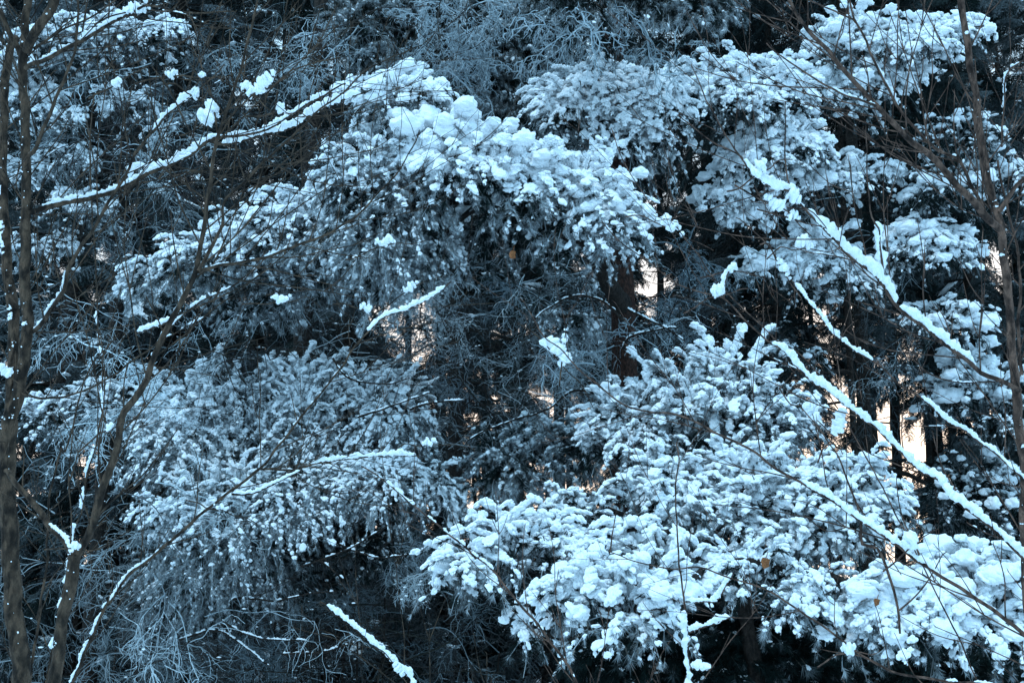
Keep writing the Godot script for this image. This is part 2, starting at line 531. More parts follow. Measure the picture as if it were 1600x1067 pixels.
# ---------------------------------------------------------------- conifer boughs
# edge: x, top, bottom in photograph pixels along the bough; the bough is a dome of tufts hung round it
func bough(tree: Node3D, edge: Array, d0: float, d1: float, snow: float, frost: float, big := 1.0, dens := 1.0, root := Vector3.ZERO, long_needles := 1.0) -> void:
	var n := edge.size() / 3
	var spine := PackedVector3Array()
	for k in n:
		spine.append(P(edge[3 * k], lerpf(edge[3 * k + 1], edge[3 * k + 2], 0.45), lerpf(d0, d1, float(k) / (n - 1))))
	if root != Vector3.ZERO:
		var near := spine[0] if spine[0].distance_to(root) < spine[n - 1].distance_to(root) else spine[n - 1]
		var run := spine.duplicate()
		if near == spine[n - 1]:
			run.reverse()
		run.insert(0, root)
		run.insert(1, root.lerp(near, 0.5) + Vector3(0, 0.12, 0))
		spine = run
	var wood := Geo.new()
	var f := curve(spine, 0.08)
	tube(wood, f, 0.035, 0.006, 7, 0.15)
	var o := part("bough", wood, M.dark_bark, tree)
	var area := 0.0
	for k in n - 1:
		var dk := px(lerpf(d0, d1, (k + 0.5) / (n - 1)))
		area += (edge[3 * k + 3] - edge[3 * k]) * dk * (edge[3 * k + 2] - edge[3 * k + 1] + edge[3 * k + 5] - edge[3 * k + 4]) * 0.5 * dk
	var size := 0.033 * (0.75 + 0.25 * big)
	var count := int(clampf(absf(area) / (size * size) * 0.5 * dens, 12, 2200))
	var sn := [PackedFloat32Array(), PackedFloat32Array(), PackedFloat32Array(), PackedFloat32Array()]
	var hp := PackedFloat32Array()
	var nd := [PackedFloat32Array(), PackedFloat32Array()]
	var shoots := Geo.new()
	var salt := Vector3(edge[0], edge[1], d0)
	var toward := Vector3(view.z.x, 0, view.z.z).normalized()
	for q in count:
		var t := rng.randf() * (n - 1)
		var k := mini(int(t), n - 2)
		var u := t - k
		var d := lerpf(d0, d1, t / (n - 1))
		var x := lerpf(edge[3 * k], edge[3 * k + 3], u)
		var top := lerpf(edge[3 * k + 1], edge[3 * k + 4], u)
		var bot := lerpf(edge[3 * k + 2], edge[3 * k + 5], u)
		var taper := sqrt(clampf(minf(t, n - 1 - t) / 0.7, 0.12, 1.0))
		var mid := lerpf(top, bot, 0.45)
		top = lerpf(mid, top, taper)
		bot = lerpf(mid, bot, taper)
		var s := px(d)
		var b := maxf((bot - top) * s, 0.06)
		var a := clampf(b * 0.8, 0.18, 0.6)
		var phi := deg_to_rad(R(-15, 108) if rng.randf() < 0.75 else R(-110, 20))
		var c := P(x, bot, d)
		var out := Vector3.UP * cos(phi) * b + toward * sin(phi) * a
		if cos(phi) < 0.0:
			out = Vector3.UP * cos(phi) * b * 0.4 + toward * sin(phi) * a * 0.85
		var cl := n_mid.get_noise_3dv((c + out) * 1.9 + salt)
		if cl < (-0.24 if big >= 0.8 else -0.1) - 0.12 * maxf(cos(phi), 0.0) * snow:
			continue
		var far := R(0.62, 1.12) + 0.32 * cl
		var side := Vector3.RIGHT * R(-1, 1) * minf(b, 0.45) * 0.8
		var droop := R(0.02, 0.16) + 0.05 * snow if big >= 0.8 else R(0.04, 0.34)
		var line := PackedVector3Array()
		for e in 6:
			var f1 := e / 5.0
			line.append(c + out * far * (0.3 + 0.7 * f1) + side * f1 + Vector3.UP * (b * 0.16 * sin(PI * f1) - droop * f1 * f1) + Vector3(R(-0.012, 0.012), R(-0.012, 0.012), 0))
		if d0 > 11.0 and open_sky(line[4]):
			continue
		var long := 0.0
		for e in 5:
			long += line[e].distance_to(line[e + 1])
		tube(shoots, line, 0.006, 0.003, 3, 0.0, 1.0, Color(0.04, 0.035, 0.03).lerp(Color(0.5, 0.56, 0.6), frost * R(0.2, 0.9)))
		var m := maxi(3, int(long * 0.85 / (size * 0.75)))
		for e in m:
			var f1 := 0.2 + 0.8 * (e + rng.randf()) / m
			var w := mini(int(f1 * 5.0), 4)
			var p := line[w].lerp(line[w + 1], f1 * 5.0 - w) + Vector3(R(-1, 1), R(-0.7, 0.5), R(-1, 1)) * size * 0.55
			var dir := (line[w + 1] - line[w]).normalized()
			var cm := n_mid.get_noise_3dv(p * 5.0 - salt)
			var sz := size * R(0.7, 1.3)
			var chance := snow * (0.3 + 0.95 * smoothstep(-0.2, 0.75, cos(phi))) + 0.7 * cl + 0.45 * cm - (1.0 - f1) * 0.25
			var white := rng.randf() < chance
			if white:
				var full := clampf(chance, 0.1, 1.2)
				var z := sz * R(0.5, 1.15) * (0.55 + 0.62 * full)
				var zz := (dir + Vector3(R(-0.4, 0.4), R(-0.3, 0.2), R(-0.4, 0.4))).normalized()
				var xx := Vector3.UP.cross(zz)
				xx = xx.normalized() if xx.length() > 0.05 else Vector3.RIGHT
				var bs := Basis(xx, zz.cross(xx), zz) * Basis.from_scale(Vector3(z * R(0.75, 1.1), z * R(0.6, 0.95), z * R(0.8, 1.35)))
				var hanging := f1 > 0.7 and rng.randf() < 0.65 - 0.65 * snow * maxf(cos(phi) + 0.15, 0.0)
				if hanging:
					bs = along(dir + Vector3.DOWN * R(0.1, 0.9) + toward * 0.2, R(0, TAU)) * Basis.from_scale(Vector3(z * R(0.7, 1.15), z * R(0.8, 1.3), z * R(0.7, 1.15)))
				put(sn[2 + q % 2 if hanging else q % 2], bs, p + Vector3.UP * z * 0.35)
			if big > 1.3 and cos(phi) > 0.2 and e == m - 2 and rng.randf() < 0.42 * (big - 1.0) and cl > -0.22:
				var z := size * R(0.9, 1.9) * (0.5 + 0.36 * big) * (0.8 + cl)
				put(hp, Basis(Vector3.UP, R(0, TAU)) * Basis(Vector3.RIGHT, R(-0.25, 0.25)) * Basis.from_scale(Vector3(z * R(0.85, 1.2), z * R(0.75, 1.1), z * R(0.85, 1.2))), p)
			if not white or rng.randf() < 0.6 - 0.3 * snow:
				var fr := clampf(frost * (0.72 + 0.85 * cm + 0.85 * cl) - (1.0 - f1) * 0.7, 0.0, 1.0)  # frost toward the tips; inner needles darkened to imitate shade between tufts
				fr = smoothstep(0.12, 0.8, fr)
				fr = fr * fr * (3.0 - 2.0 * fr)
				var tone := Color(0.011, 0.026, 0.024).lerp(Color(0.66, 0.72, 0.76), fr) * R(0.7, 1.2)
				var hang := (dir + Vector3(R(-0.7, 0.7), R(-0.9, 0.3), R(-0.7, 0.7))).normalized()
				var l := sz * R(1.1, 2.0) * long_needles
				put(nd[q % 2], along(hang, R(0, TAU)) * Basis.from_scale(Vector3(l * 0.8, l, l * 0.8)), p, tone)
	var v := int(edge[0] + edge[1]) + 1000
	for j in 2:
		scatter("snow", lumps[(v + 3 * j) % lumps.size()], M.snow, sn[j], o)
		scatter("snow", fingers[(v + 3 * j) % fingers.size()], M.snow, sn[2 + j], o)
		scatter("needles", tufts[(v + 2 * j) % tufts.size()], M.needle, nd[j], o)
	scatter("snow_heaps", heaps[v % heaps.size()], M.snow, hp, o)
	if shoots.i.size():
		part("shoots", shoots, M.twig, o, true)

# rime-coated, curling bare twigs hung in a region
func rime_twigs(tree: Node3D, starts: Array, d: float, length: float, r: float, levels: int, tone: Color, called := "rimed_twigs", up := 0.0) -> void:
	var g := Geo.new()
	for k in starts.size() / 2:
		var at := P(starts[2 * k], starts[2 * k + 1], d + R(-0.4, 0.4))
		var dir := Vector3(R(-1, 1), R(-0.6, 0.5) + up, R(-0.6, 0.6)).normalized()
		curl(g, at, dir, length * R(0.7, 1.2), r, levels, tone, up)
	part(called, g, M.twig, tree, true)

func curl(g: Geo, from: Vector3, dir: Vector3, length: float, r: float, levels: int, tone: Color, up: float, bend := 1.0) -> void:
	var p := PackedVector3Array()
	var at := from
	var d := dir
	var n := 6
	for k in n:
		p.append(at)
		at += d * length / (n - 1)
		d = (d + Vector3(R(-0.45, 0.45), R(-0.5, 0.3) + up * 0.4, R(-0.45, 0.45)) * bend).normalized()
		if levels > 0 and k > 0:
			for j in 2:
				if rng.randf() < 0.72:
					curl(g, at, (d * 0.6 + Vector3(R(-1, 1), R(-0.9, 0.5) + up, R(-1, 1)).normalized()).normalized(), length * R(0.35, 0.6), r * 0.7, levels - 1, tone, up, bend)
	tube(g, curve(p, length / 12.0), r, r * 0.55, 4, 0.3, 1.0, tone * R(0.55, 1.15))

# ---------------------------------------------------------------- spruces and pines of the wood behind
func conifer(o: Node3D, at: Vector3, height: float, base: float, reach: float, trunk_r: float, frost: float, snow: float, dens: float, cap := 14.0, bark: Material = null) -> void:
	var g := Geo.new()
	var p := PackedVector3Array()
	var lean := Vector3(R(-0.02, 0.02), 0, R(-0.02, 0.02))
	for k in 8:
		p.append(at + Vector3(0, -0.2, 0) + (Vector3.UP + lean) * (height * k / 7.0) + Vector3(R(-0.03, 0.03), 0, R(-0.03, 0.03)))
	tube(g, curve(p, 0.5), trunk_r, 0.02, 10, 0.12)
	part("trunk", g, bark if bark else M.dark_bark, o)
	var wood := Geo.new()
	var nd := [PackedFloat32Array(), PackedFloat32Array()]
	var sn := [PackedFloat32Array(), PackedFloat32Array()]
	var y := base * 0.55
	while y < minf(height * 0.97, cap):
		var live := smoothstep(base * 0.75, base * 1.25, y)
		var whorl := 5
		for k in whorl:
			var a := R(0, TAU)
			var l := reach * pow(clampf(1.0 - (y - base) / (height - base), 0.05, 1.0), 0.7) * R(0.65, 1.15) * lerpf(0.55, 1.0, live)
			var dir := Vector3(cos(a), 0, sin(a))
			var from := at + (Vector3.UP + lean) * y
			var line := PackedVector3Array()
			for j in 6:
				var t := j / 5.0
				line.append(from + dir * l * t + Vector3(0, l * (0.12 * t - 0.42 * t * t), 0) + Vector3(R(-0.04, 0.04), R(-0.04, 0.04), R(-0.04, 0.04)))
			if not (open_sky(line[2]) or open_sky(line[4])):
				tube(wood, line, 0.018, 0.004, 4, 0.2)
			var count := int(l * 7.0 * dens * live + 0.5)
			for j in count:
				var t := 0.18 + 0.82 * sqrt(rng.randf())
				var q := mini(int(t * 5.0), 4)
				var c := line[q].lerp(line[q + 1], t * 5.0 - q)
				if open_sky(c):
					continue
				var s := R(0.38, 0.62) * (1.15 - 0.3 * t)
				var yaw := atan2(dir.x, dir.z) + R(-1.2, 1.2)
				var b := Basis(Vector3.UP, yaw) * Basis(Vector3.RIGHT, R(0.05, 1.1)) * Basis(Vector3.BACK, R(-0.4, 0.4))
				var cl := n_mid.get_noise_3dv(c * 1.1)
				var fr := clampf(frost * (0.72 + 1.6 * cl + R(-0.4, 0.6)), 0.0, 1.0)
				fr = fr * fr * (3.0 - 2.0 * fr)
				var tone := Color(0.011, 0.024, 0.022).lerp(Color(0.55, 0.63, 0.68), fr) * R(0.7, 1.25)
				put(nd[j % 2], b.scaled(Vector3.ONE * s), c, tone)
				if rng.randf() < 0.1 + frost * 0.3:
					var z := R(0.03, 0.09)
					put(sn[(j + 1) % 2], Basis(Vector3.UP, yaw) * Basis.from_scale(Vector3(z, z, z * R(0.8, 1.6))), c + b.z * s * R(0.1, 0.9))
				if rng.randf() < snow * (0.7 + 1.2 * cl):
					var z := s * R(0.2, 0.42)
					put(sn[j % 2], Basis(Vector3.UP, yaw) * Basis(Vector3.RIGHT, R(0.1, 0.6)) * Basis.from_scale(Vector3(z, z * R(0.6, 1.0), z)), c + b.z * s * 0.35 + Vector3.UP * 0.03)
		y += R(0.3, 0.46)
	part("limbs", wood, M.dark_bark, o, true)
	for j in 2:
		scatter("needles", sprays[rng.randi() % sprays.size()], M.needle, nd[j], o)
		scatter("snow", pads[rng.randi() % pads.size()], M.snow, sn[j], o)

# a snow-laden spruce bough: a dome of hanging sprays under lumped slabs of snow
func spruce_bough(tree: Node3D, edge: Array, d: float, snow: float, frost: float, root := Vector3.ZERO) -> void:
	bough(tree, edge, d, d + R(-0.3, 0.3), snow * 1.4, frost * 0.95, 1.9, 1.4, root, 0.9)

func _ready() -> void:
	rng.seed = 20240117
	n_mid.seed = 11
	n_mid.frequency = 1.0
	n_mid.fractal_octaves = 2
	view = Basis(Vector3.RIGHT, deg_to_rad(PITCH))
	camera_and_sky()
	make_materials()
	make_shapes()
	ground()
	wood_behind()
	big_conifers()
	undergrowth()
	left_saplings()
	right_saplings()

func camera_and_sky() -> void:
	var cam := Camera3D.new()
	cam.name = "camera"
	cam.fov = FOV
	cam.position = CAM
	cam.basis = view
	cam.near = 0.05
	cam.far = 600.0
	add_child(cam)
	var h := 128
	var im := Image.create(h * 2, h, false, Image.FORMAT_RGBF)
	for r in h:
		var el := 90.0 - 180.0 * (r + 0.5) / h
		for q in h * 2:
			var az := 360.0 * (q + 0.5) / (h * 2)
			if az > 180.0:
				az -= 360.0
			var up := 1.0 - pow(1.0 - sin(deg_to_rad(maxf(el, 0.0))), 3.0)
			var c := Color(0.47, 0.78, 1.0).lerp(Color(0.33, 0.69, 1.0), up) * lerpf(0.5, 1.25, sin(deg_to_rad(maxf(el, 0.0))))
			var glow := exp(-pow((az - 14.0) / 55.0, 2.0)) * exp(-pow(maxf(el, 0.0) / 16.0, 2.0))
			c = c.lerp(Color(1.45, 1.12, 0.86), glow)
			im.set_pixel(q, r, c)
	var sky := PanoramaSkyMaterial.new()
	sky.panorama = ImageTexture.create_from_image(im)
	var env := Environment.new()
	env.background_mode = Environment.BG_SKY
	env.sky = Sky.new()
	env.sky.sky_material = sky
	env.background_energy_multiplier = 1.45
	env.tonemap_mode = Environment.TONE_MAPPER_LINEAR
	env.tonemap_exposure = 1.22
	env.sdfgi_enabled = true
	env.ssao_enabled = true
	env.ssil_enabled = true
	var we := WorldEnvironment.new()
	we.name = "environment"
	we.environment = env
	add_child(we)
	var sun := DirectionalLight3D.new()
	sun.name = "overcast_sun"
	sun.light_energy = 0.42
	sun.light_color = Color(0.88, 0.96, 1.0)
	sun.light_angular_distance = 20.0
	sun.shadow_enabled = true
	sun.sky_mode = DirectionalLight3D.SKY_MODE_LIGHT_ONLY
	sun.rotation_degrees = Vector3(-62, -25, 0)
	add_child(sun)

func ground() -> void:
	var g := Geo.new()
	var n := 90
	for r in n:
		for q in n:
			var x := (q / (n - 1.0) - 0.5) * 2.0
			var z := (r / (n - 1.0) - 0.5) * 2.0
			var p := Vector3(signf(x) * pow(absf(x), 1.8) * 320.0, 0, signf(z) * pow(absf(z), 1.8) * 320.0)
			p.y = 0.12 * n_mid.get_noise_3dv(p * 0.35) + 0.5 * n_mid.get_noise_3dv(p * 0.03) * clampf(p.length() / 30.0, 0.0, 1.0)
			g.v.append(p); g.n.append(Vector3.UP); g.c.append(Color.WHITE)
	for r in n - 1:
		for q in n - 1:
			var a := r * n + q
			g.i.append_array(PackedInt32Array([a, a + 1, a + n, a + 1, a + n + 1, a + n]))
	g.soften(0, 0)
	var o := part("ground", g, M.ground, self)
	o.set_meta("kind", "structure")
	o.set_meta("label", "snow-covered forest floor")

func stand(x: float, d: float) -> Vector3:          # a place on the ground below that column of the photograph
	var p := P(x, 900, d)
	return Vector3(p.x, 0, p.z)

func wood_behind() -> void:
	# x, distance, height, crown base, reach, trunk radius, frost, snow, density
	var spots := [
		[70, 17, 17, 1.0, 1.9, 0.13, 0.3, 0.12, 1.2], [255, 18, 18, 0.8, 2.0, 0.14, 0.36, 0.1, 1.2], [385, 21, 19, 1.0, 2.2, 0.15, 0.32, 0.08, 1.2],
		[545, 17, 18, 1.2, 1.9, 0.13, 0.26, 0.03, 1.2], [690, 24, 20, 6.5, 2.3, 0.15, 0.22, 0.02, 1.2], [796, 18, 18, 4.4, 2.0, 0.06, 0.28, 0.02, 1.2],
		[870, 25, 22, 5.6, 2.4, 0.15, 0.22, 0.02, 1.2], [1105, 20, 19, 3.0, 2.0, 0.14, 0.26, 0.02, 1.2], [1228, 18, 18, 3.4, 1.8, 0.11, 0.24, 0.03, 1.2],
		[1490, 19, 18, 4.0, 2.0, 0.12, 0.26, 0.04, 1.2], [1408, 23, 21, 7.0, 2.1, 0.115, 0.2, 0.02, 1.1], [1555, 17, 18, 2.4, 1.9, 0.13, 0.28, 0.08, 1.2],
	]
	var looks := [
		"snow-dusted spruce behind the two left-hand bare trunks", "dark spruce behind the snow-ridged branch at upper left", "dark spruce seen between the forked sapling and the frosted bough",
		"dark spruce behind the topmost snow lump of the arching pine bough", "high-crowned conifer with bright sky beside its trunk left of centre", "slender dark spruce pole standing in the central gap",
		"conifer standing behind the hanging snow clod in the central gap", "frosted conifer behind the orange-trunked pine, to its right", "dark spruce under the snowy boughs right of the orange trunk",
		"frosted conifer just right of the brightest sunset gap", "dark trunked conifer standing between the two brightest sunset gaps", "frosted spruce behind the reddish sapling at the right edge",
	]
	for k in spots.size():
		var s: Array = spots[k]
		var o := thing("spruce_tree", looks[k], "tree", "conifers of the wood behind")
		conifer(o, stand(s[0], s[1]), s[2], s[3], s[4], s[5], s[6], s[7], s[8])
	for k in 26:
		var d := R(27, 46)
		var o := thing("spruce_tree", "dim conifer deep in the dark wood behind", "tree", "dim conifers far back in the wood")
		conifer(o, stand(-80 + 1760.0 * (k * 7 % 26 + R(0.1, 0.9)) / 26.0, d), d * 0.72, d * (0.3 if k * 7 % 26 in [20, 21, 22] else R(0.12, 0.22)), R(2.6, 3.2), R(0.12, 0.2), 0.2, 0.03, 0.9, 30.0)
	for x in [-420, -240, -110, 1700, 1790, 1930, 2080]:
		var o := thing("spruce_tree", "dim conifer deep in the dark wood behind", "tree", "dim conifers far back in the wood")
		conifer(o, stand(x, R(18, 22)), 18.0, 1.2, 2.1, 0.14, 0.26, 0.06, 1.0)
	# young spruces that close the view below the crowns
	var young := [
		[20, 15.5, 4.2], [122, 15, 3.6], [200, 16, 3.9], [597, 14.3, 2.9], [310, 14.5, 3.3], [430, 16.5, 3.8], [560, 15, 3.2], [665, 17.5, 3.4], [740, 15, 3.1], [800, 16, 3.2], [850, 14.5, 2.9], [900, 17, 3.0], [1010, 15.5, 2.8], [1130, 16, 3.2], [1260, 15, 2.6], [1330, 18, 1.9], [1500, 15.5, 3.0], [1590, 17, 3.6],
	]
	for s in young:
		var o := thing("spruce_tree", "low dark young spruce filling the gloom between the trunks", "tree", "young spruces between the trunks")
		conifer(o, stand(s[0], s[1]), s[2], 0.2, 1.5, 0.05, 0.3, 0.02, 1.7)

func trunk_at(o: Node3D, x: float, w: float, d: float, height: float, bark: Material, lean := 0.0) -> PackedVector3Array:
	var g := Geo.new()
	var base := stand(x, d)
	var p := PackedVector3Array()
	for k in 9:
		var t := k / 8.0
		p.append(base + Vector3(lean * t * height + 0.05 * sin(t * 7.0 + x), -0.2 + height * t, 0.05 * sin(t * 5.0)))
	var f := curve(p, 0.15)
	tube(g, f, w * 0.55 * px(d), w * 0.16 * px(d), 16, 0.1)
	part("trunk", g, bark, o)
	return f

func at_height(f: PackedVector3Array, x: float, y: float, d: float) -> Vector3:   # the point of a trunk at that row of the photograph
	var h := P(x, y, d).y
	var best := f[0]
	for p in f:
		if absf(p.y - h) < absf(best.y - h):
			best = p
	return best

# gaps in the wood where the evening sky shows: x, y, half width, half height, share kept clear
var gaps := [[1312, 612, 28, 22, 0.97], [1388, 655, 22, 46, 0.97], [1442, 680, 34, 30, 0.97], [1275, 482, 20, 17, 1.0], [1330, 830, 18, 24, 1.0], [640, 500, 50, 52, 0.88], [1030, 440, 26, 40, 0.75], [930, 640, 70, 60, 0.35], [1556, 400, 26, 45, 0.6], [1400, 575, 70, 30, 0.3], [800, 620, 90, 60, 0.25], [380, 450, 12, 10, 1.0], [545, 456, 9, 8, 1.0], [706, 612, 11, 9, 1.0], [752, 572, 9, 9, 1.0], [780, 508, 9, 12, 1.0], [812, 505, 9, 14, 1.0], [905, 556, 9, 8, 1.0], [862, 612, 24, 9, 1.0], [1015, 440, 16, 40, 1.0], [1180, 530, 10, 8, 1.0], [1540, 640, 12, 14, 1.0], [1560, 395, 20, 30, 1.0], [430, 560, 9, 8, 1.0]]

func open_sky(p: Vector3) -> bool:
	if p.distance_to(CAM) < 11.0:
		return false
	var l := (p - CAM) * view
	var k := px(-l.z)
	var x := l.x / k + 800.0
	var y := 533.5 - l.y / k
	for g in gaps:
		var e := pow((x - g[0]) / g[2], 2.0) + pow((y - g[1]) / g[3], 2.0)
		if e < 1.5 and rng.randf() < g[4] * clampf(2.2 - e, 0.0, 1.0):
			return true
	return false

func big_conifers() -> void:
	# the pine with the orange-brown trunk
	var o := thing("pine_tree", "pine with orange-brown trunk and arching snow-heaped bough at centre", "tree")
	var f := trunk_at(o, 974, 46, 11.3, 15.0, M.pine_bark)
	var crook := limb3(o, curve(PackedVector3Array([at_height(f, 974, 470, 11.3), P(952, 445, 11.1), P(928, 402, 10.9), P(897, 374, 10.7), P(820, 330, 10.6), P(720, 290, 10.5)]), 0.1), 0.11, 0.03, M.dark_bark, 0, "branch", 11.0)
	var r := P(800, 320, 10.6)
	bough(o, [570, 125, 180, 588, 92, 190, 625, 88, 205, 660, 92, 165, 692, 118, 150], 10.3, 10.3, 1.2, 0.8, 2.0, 1.6, r)
	bough(o, [528, 245, 300, 560, 205, 340, 600, 180, 380, 640, 160, 390, 690, 190, 330], 10.3, 10.3, 0.65, 1.0, 0.9, 1.4, r)
	bough(o, [650, 190, 280, 690, 160, 300, 730, 158, 320, 770, 180, 335, 805, 215, 330], 10.1, 10.1, 1.2, 0.8, 2.6, 1.5, r)
	bough(o, [780, 218, 310, 830, 198, 360, 880, 203, 375, 930, 232, 380, 965, 275, 385, 992, 325, 370], 10.2, 10.4, 1.05, 0.9, 1.5, 1.5, r)
	bough(o, [560, 320, 400, 600, 330, 470, 640, 330, 470, 700, 310, 420], 10.4, 10.4, 0.4, 1.1, 0.7, 1.3, r)
	bough(o, [530, 290, 360, 575, 270, 420, 620, 260, 420, 680, 280, 400], 10.2, 10.2, 0.4, 1.0, 0.7, 1.2, r)
	bough(o, [640, 310, 400, 740, 310, 415, 840, 320, 415, 905, 345, 400], 11.0, 11.0, 0.04, 0.6, 0.85, 0.6, r)
	bough(o, [198, 425, 462, 240, 385, 455, 290, 348, 450, 340, 338, 440, 400, 310, 420, 450, 283, 400, 500, 278, 400, 548, 300, 420], 10.9, 10.6, 0.8, 0.9, 1.2, 1.4, r)
	bough(o, [330, 400, 470, 390, 400, 500, 450, 400, 480, 540, 390, 450], 11.2, 11.0, 0.4, 0.9, 1.0, 1.1)
	bough(o, [845, 140, 180, 880, 105, 215, 930, 86, 250, 990, 84, 270, 1030, 92, 240, 1062, 125, 195], 11.9, 11.9, 1.25, 0.75, 1.5, 1.6, at_height(f, 974, 240, 11.3))
	bough(o, [850, -80, 70, 930, -80, 55, 1010, -80, 55, 1090, -70, 60, 1150, -70, 40], 11.0, 11.0, 0.05, 0.75, 1.0, 0.7, at_height(f, 974, 20, 11.3))
	rime_twigs(o, [900, 20, 940, 60, 980, 30, 1020, 70], 10.7, 0.6, 0.009, 2, Color(0.34, 0.41, 0.45))
	bough(o, [930, 660, 720, 975, 590, 740, 1030, 560, 760, 1090, 552, 740, 1150, 543, 730, 1200, 565, 720, 1230, 600, 680], 10.2, 9.8, 0.7, 0.95, 1.1, 1.2, at_height(f, 974, 640, 11.3))
	rime_twigs(o, [960, 540, 1000, 565, 1030, 545, 1060, 560, 930, 570, 985, 520, 1040, 500, 1020, 590], 10.6, 0.5, 0.007, 2, Color(0.36, 0.43, 0.47))
	var lines := [
		[1000, 640, 905, 610, 855, 640, 800, 657, 750, 677, 728, 690], [974, 480, 1002, 494, 1035, 510, 1070, 532], [974, 545, 986, 526, 1030, 515, 1060, 512],
		[1160, 541, 1130, 536, 1094, 540, 1060, 553, 1030, 590], [974, 500, 940, 470, 900, 462, 860, 480, 835, 500], [974, 590, 1010, 600, 1060, 585, 1100, 590],
	]
	for k in lines.size():
		var lb := limb(o, lines[k], 5, 1.8, 10.4 + 0.1 * (k % 3), 10.3, M.dark_bark, 2)
		snowy(lb, 0.0, 1.0, R(3.5, 6.0), 0.6)
	bough(o, [845, 480, 500, 870, 468, 520, 905, 475, 525, 945, 485, 510], 10.8, 10.8, 0.2, 1.0, 0.5, 0.9)
	bough(o, [728, 690, 750, 780, 655, 765, 830, 655, 765, 900, 640, 740, 945, 670, 750], 10.6, 10.8, 0.25, 0.9, 1.0, 0.8, at_height(f, 974, 660, 11.3))
	# the tree at left with the dark trunk and the frosted curtain
	o = thing("pine_tree", "frosted pine with dark trunk and broad drooping grey boughs left of centre", "tree")
	f = trunk_at(o, 468, 34, 13.0, 16.0, M.dark_bark)
	r = at_height(f, 468, 540, 13)
	bough(o, [250, 640, 740, 285, 560, 800, 330, 548, 830, 400, 563, 800, 470, 558, 780, 540, 572, 760, 600, 558, 740, 655, 580, 700], 10.8, 11.2, 0.62, 1.15, 0.35, 1.35, r)
	bough(o, [240, 740, 840, 300, 735, 920, 380, 715, 880, 440, 728, 820, 520, 718, 790, 600, 703, 790, 670, 712, 800, 725, 750, 800], 10.2, 10.5, 0.62, 1.1, 0.35, 1.25, r)
	bough(o, [238, 830, 925, 300, 815, 960, 380, 815, 950, 440, 830, 920], 10.8, 10.8, 0.25, 1.0, 0.4, 1.0, r)
	bough(o, [230, 840, 940, 320, 820, 970, 420, 810, 950, 520, 790, 920, 620, 790, 880], 11.2, 11.2, 0.12, 0.5, 1.0, 0.7, r)
	lines = [
		[345, 969, 380, 989, 420, 999, 480, 1001], [360, 940, 375, 934, 430, 939, 475, 929, 525, 924], [470, 885, 490, 879, 530, 864, 565, 846, 605, 820],
		[530, 850, 550, 859, 590, 871, 640, 866], [440, 1023, 450, 1021, 500, 1019, 545, 1006, 590, 992], [500, 876, 512, 886, 538, 906], [540, 968, 570, 1000, 610, 1010],
		[280, 1000, 330, 985, 360, 995, 420, 1040], [560, 652, 570, 649, 625, 629, 672, 613], [640, 640, 655, 634, 690, 628, 727, 625], [520, 560, 545, 590, 600, 600, 640, 590],
	]
	for k in lines.size():
		var lb := limb(o, lines[k], 4, 1.6, 9.8 + 0.1 * (k % 4), 9.9, M.dark_bark, 1)
		snowy(lb, 0.0, 1.0, R(3.5, 6.0), R(0.4, 0.65))
	bare_branches(o, 56, 200, 720, 800, 1060, 9.8, 12.5, 0.6)
	bare_branches(o, 30, 380, 640, 400, 600, 11.5, 13.5, 0.5)
	# the laden young pine in front
	o = thing("pine_tree", "young pine buried in smooth heaped snow at lower right", "tree")
	f = trunk_at(o, 1168, 36, 8.6, 2.6, M.dark_bark)
	r = at_height(f, 1168, 900, 8.6)
	bough(o, [688, 855, 915, 720, 812, 930, 780, 785, 900, 850, 788, 890, 905, 800, 870], 8.0, 8.1, 0.85, 0.8, 1.4, 1.1, r)
	bough(o, [830, 790, 830, 870, 760, 830, 920, 742, 830, 965, 770, 840], 8.6, 8.6, 0.65, 0.85, 1.1, 1.1, r)
	bough(o, [870, 905, 950, 900, 862, 970, 960, 850, 990, 1020, 858, 985, 1065, 870, 975], 7.6, 7.6, 1.05, 0.85, 1.7, 1.2, r)
	bough(o, [880, 835, 870, 940, 808, 880, 1000, 790, 870, 1065, 800, 880], 8.0, 8.0, 0.95, 0.85, 1.6, 1.2, r)
	bough(o, [1000, 725, 800, 1060, 690, 850, 1130, 700, 880, 1200, 715, 900, 1280, 685, 900, 1340, 675, 870, 1380, 735, 830], 8.8, 8.8, 0.85, 1.0, 1.2, 1.3, r)
	bough(o, [1090, 865, 930, 1160, 830, 930, 1230, 838, 960, 1290, 880, 1000, 1340, 900, 1010, 1385, 930, 990], 8.0, 8.0, 0.85, 0.85, 1.6, 1.1, r)
	bough(o, [808, 960, 1000, 845, 935, 1020, 885, 980, 1025], 7.8, 7.8, 0.8, 0.8, 1.4, 1.0, r)
	bough(o, [1370, 905, 960, 1400, 880, 990, 1450, 868, 1000, 1510, 862, 1010, 1560, 848, 1030, 1640, 835, 1050, 1720, 870, 1040], 7.8, 7.8, 1.15, 0.8, 2.1, 1.3, r)
	bough(o, [890, 960, 1060, 1000, 965, 1090, 1100, 960, 1090, 1200, 950, 1090, 1300, 980, 1090, 1400, 990, 1090, 1600, 1010, 1090], 8.7, 8.7, 0.05, 0.35, 1.0, 0.7, r, 1.7)
	# the big spruce at upper right
	o = thing("spruce_tree", "tall spruce with tiers of snow-capped boughs at upper right", "tree")
	f = trunk_at(o, 1362, 24, 13.6, 16.0, M.dark_bark)
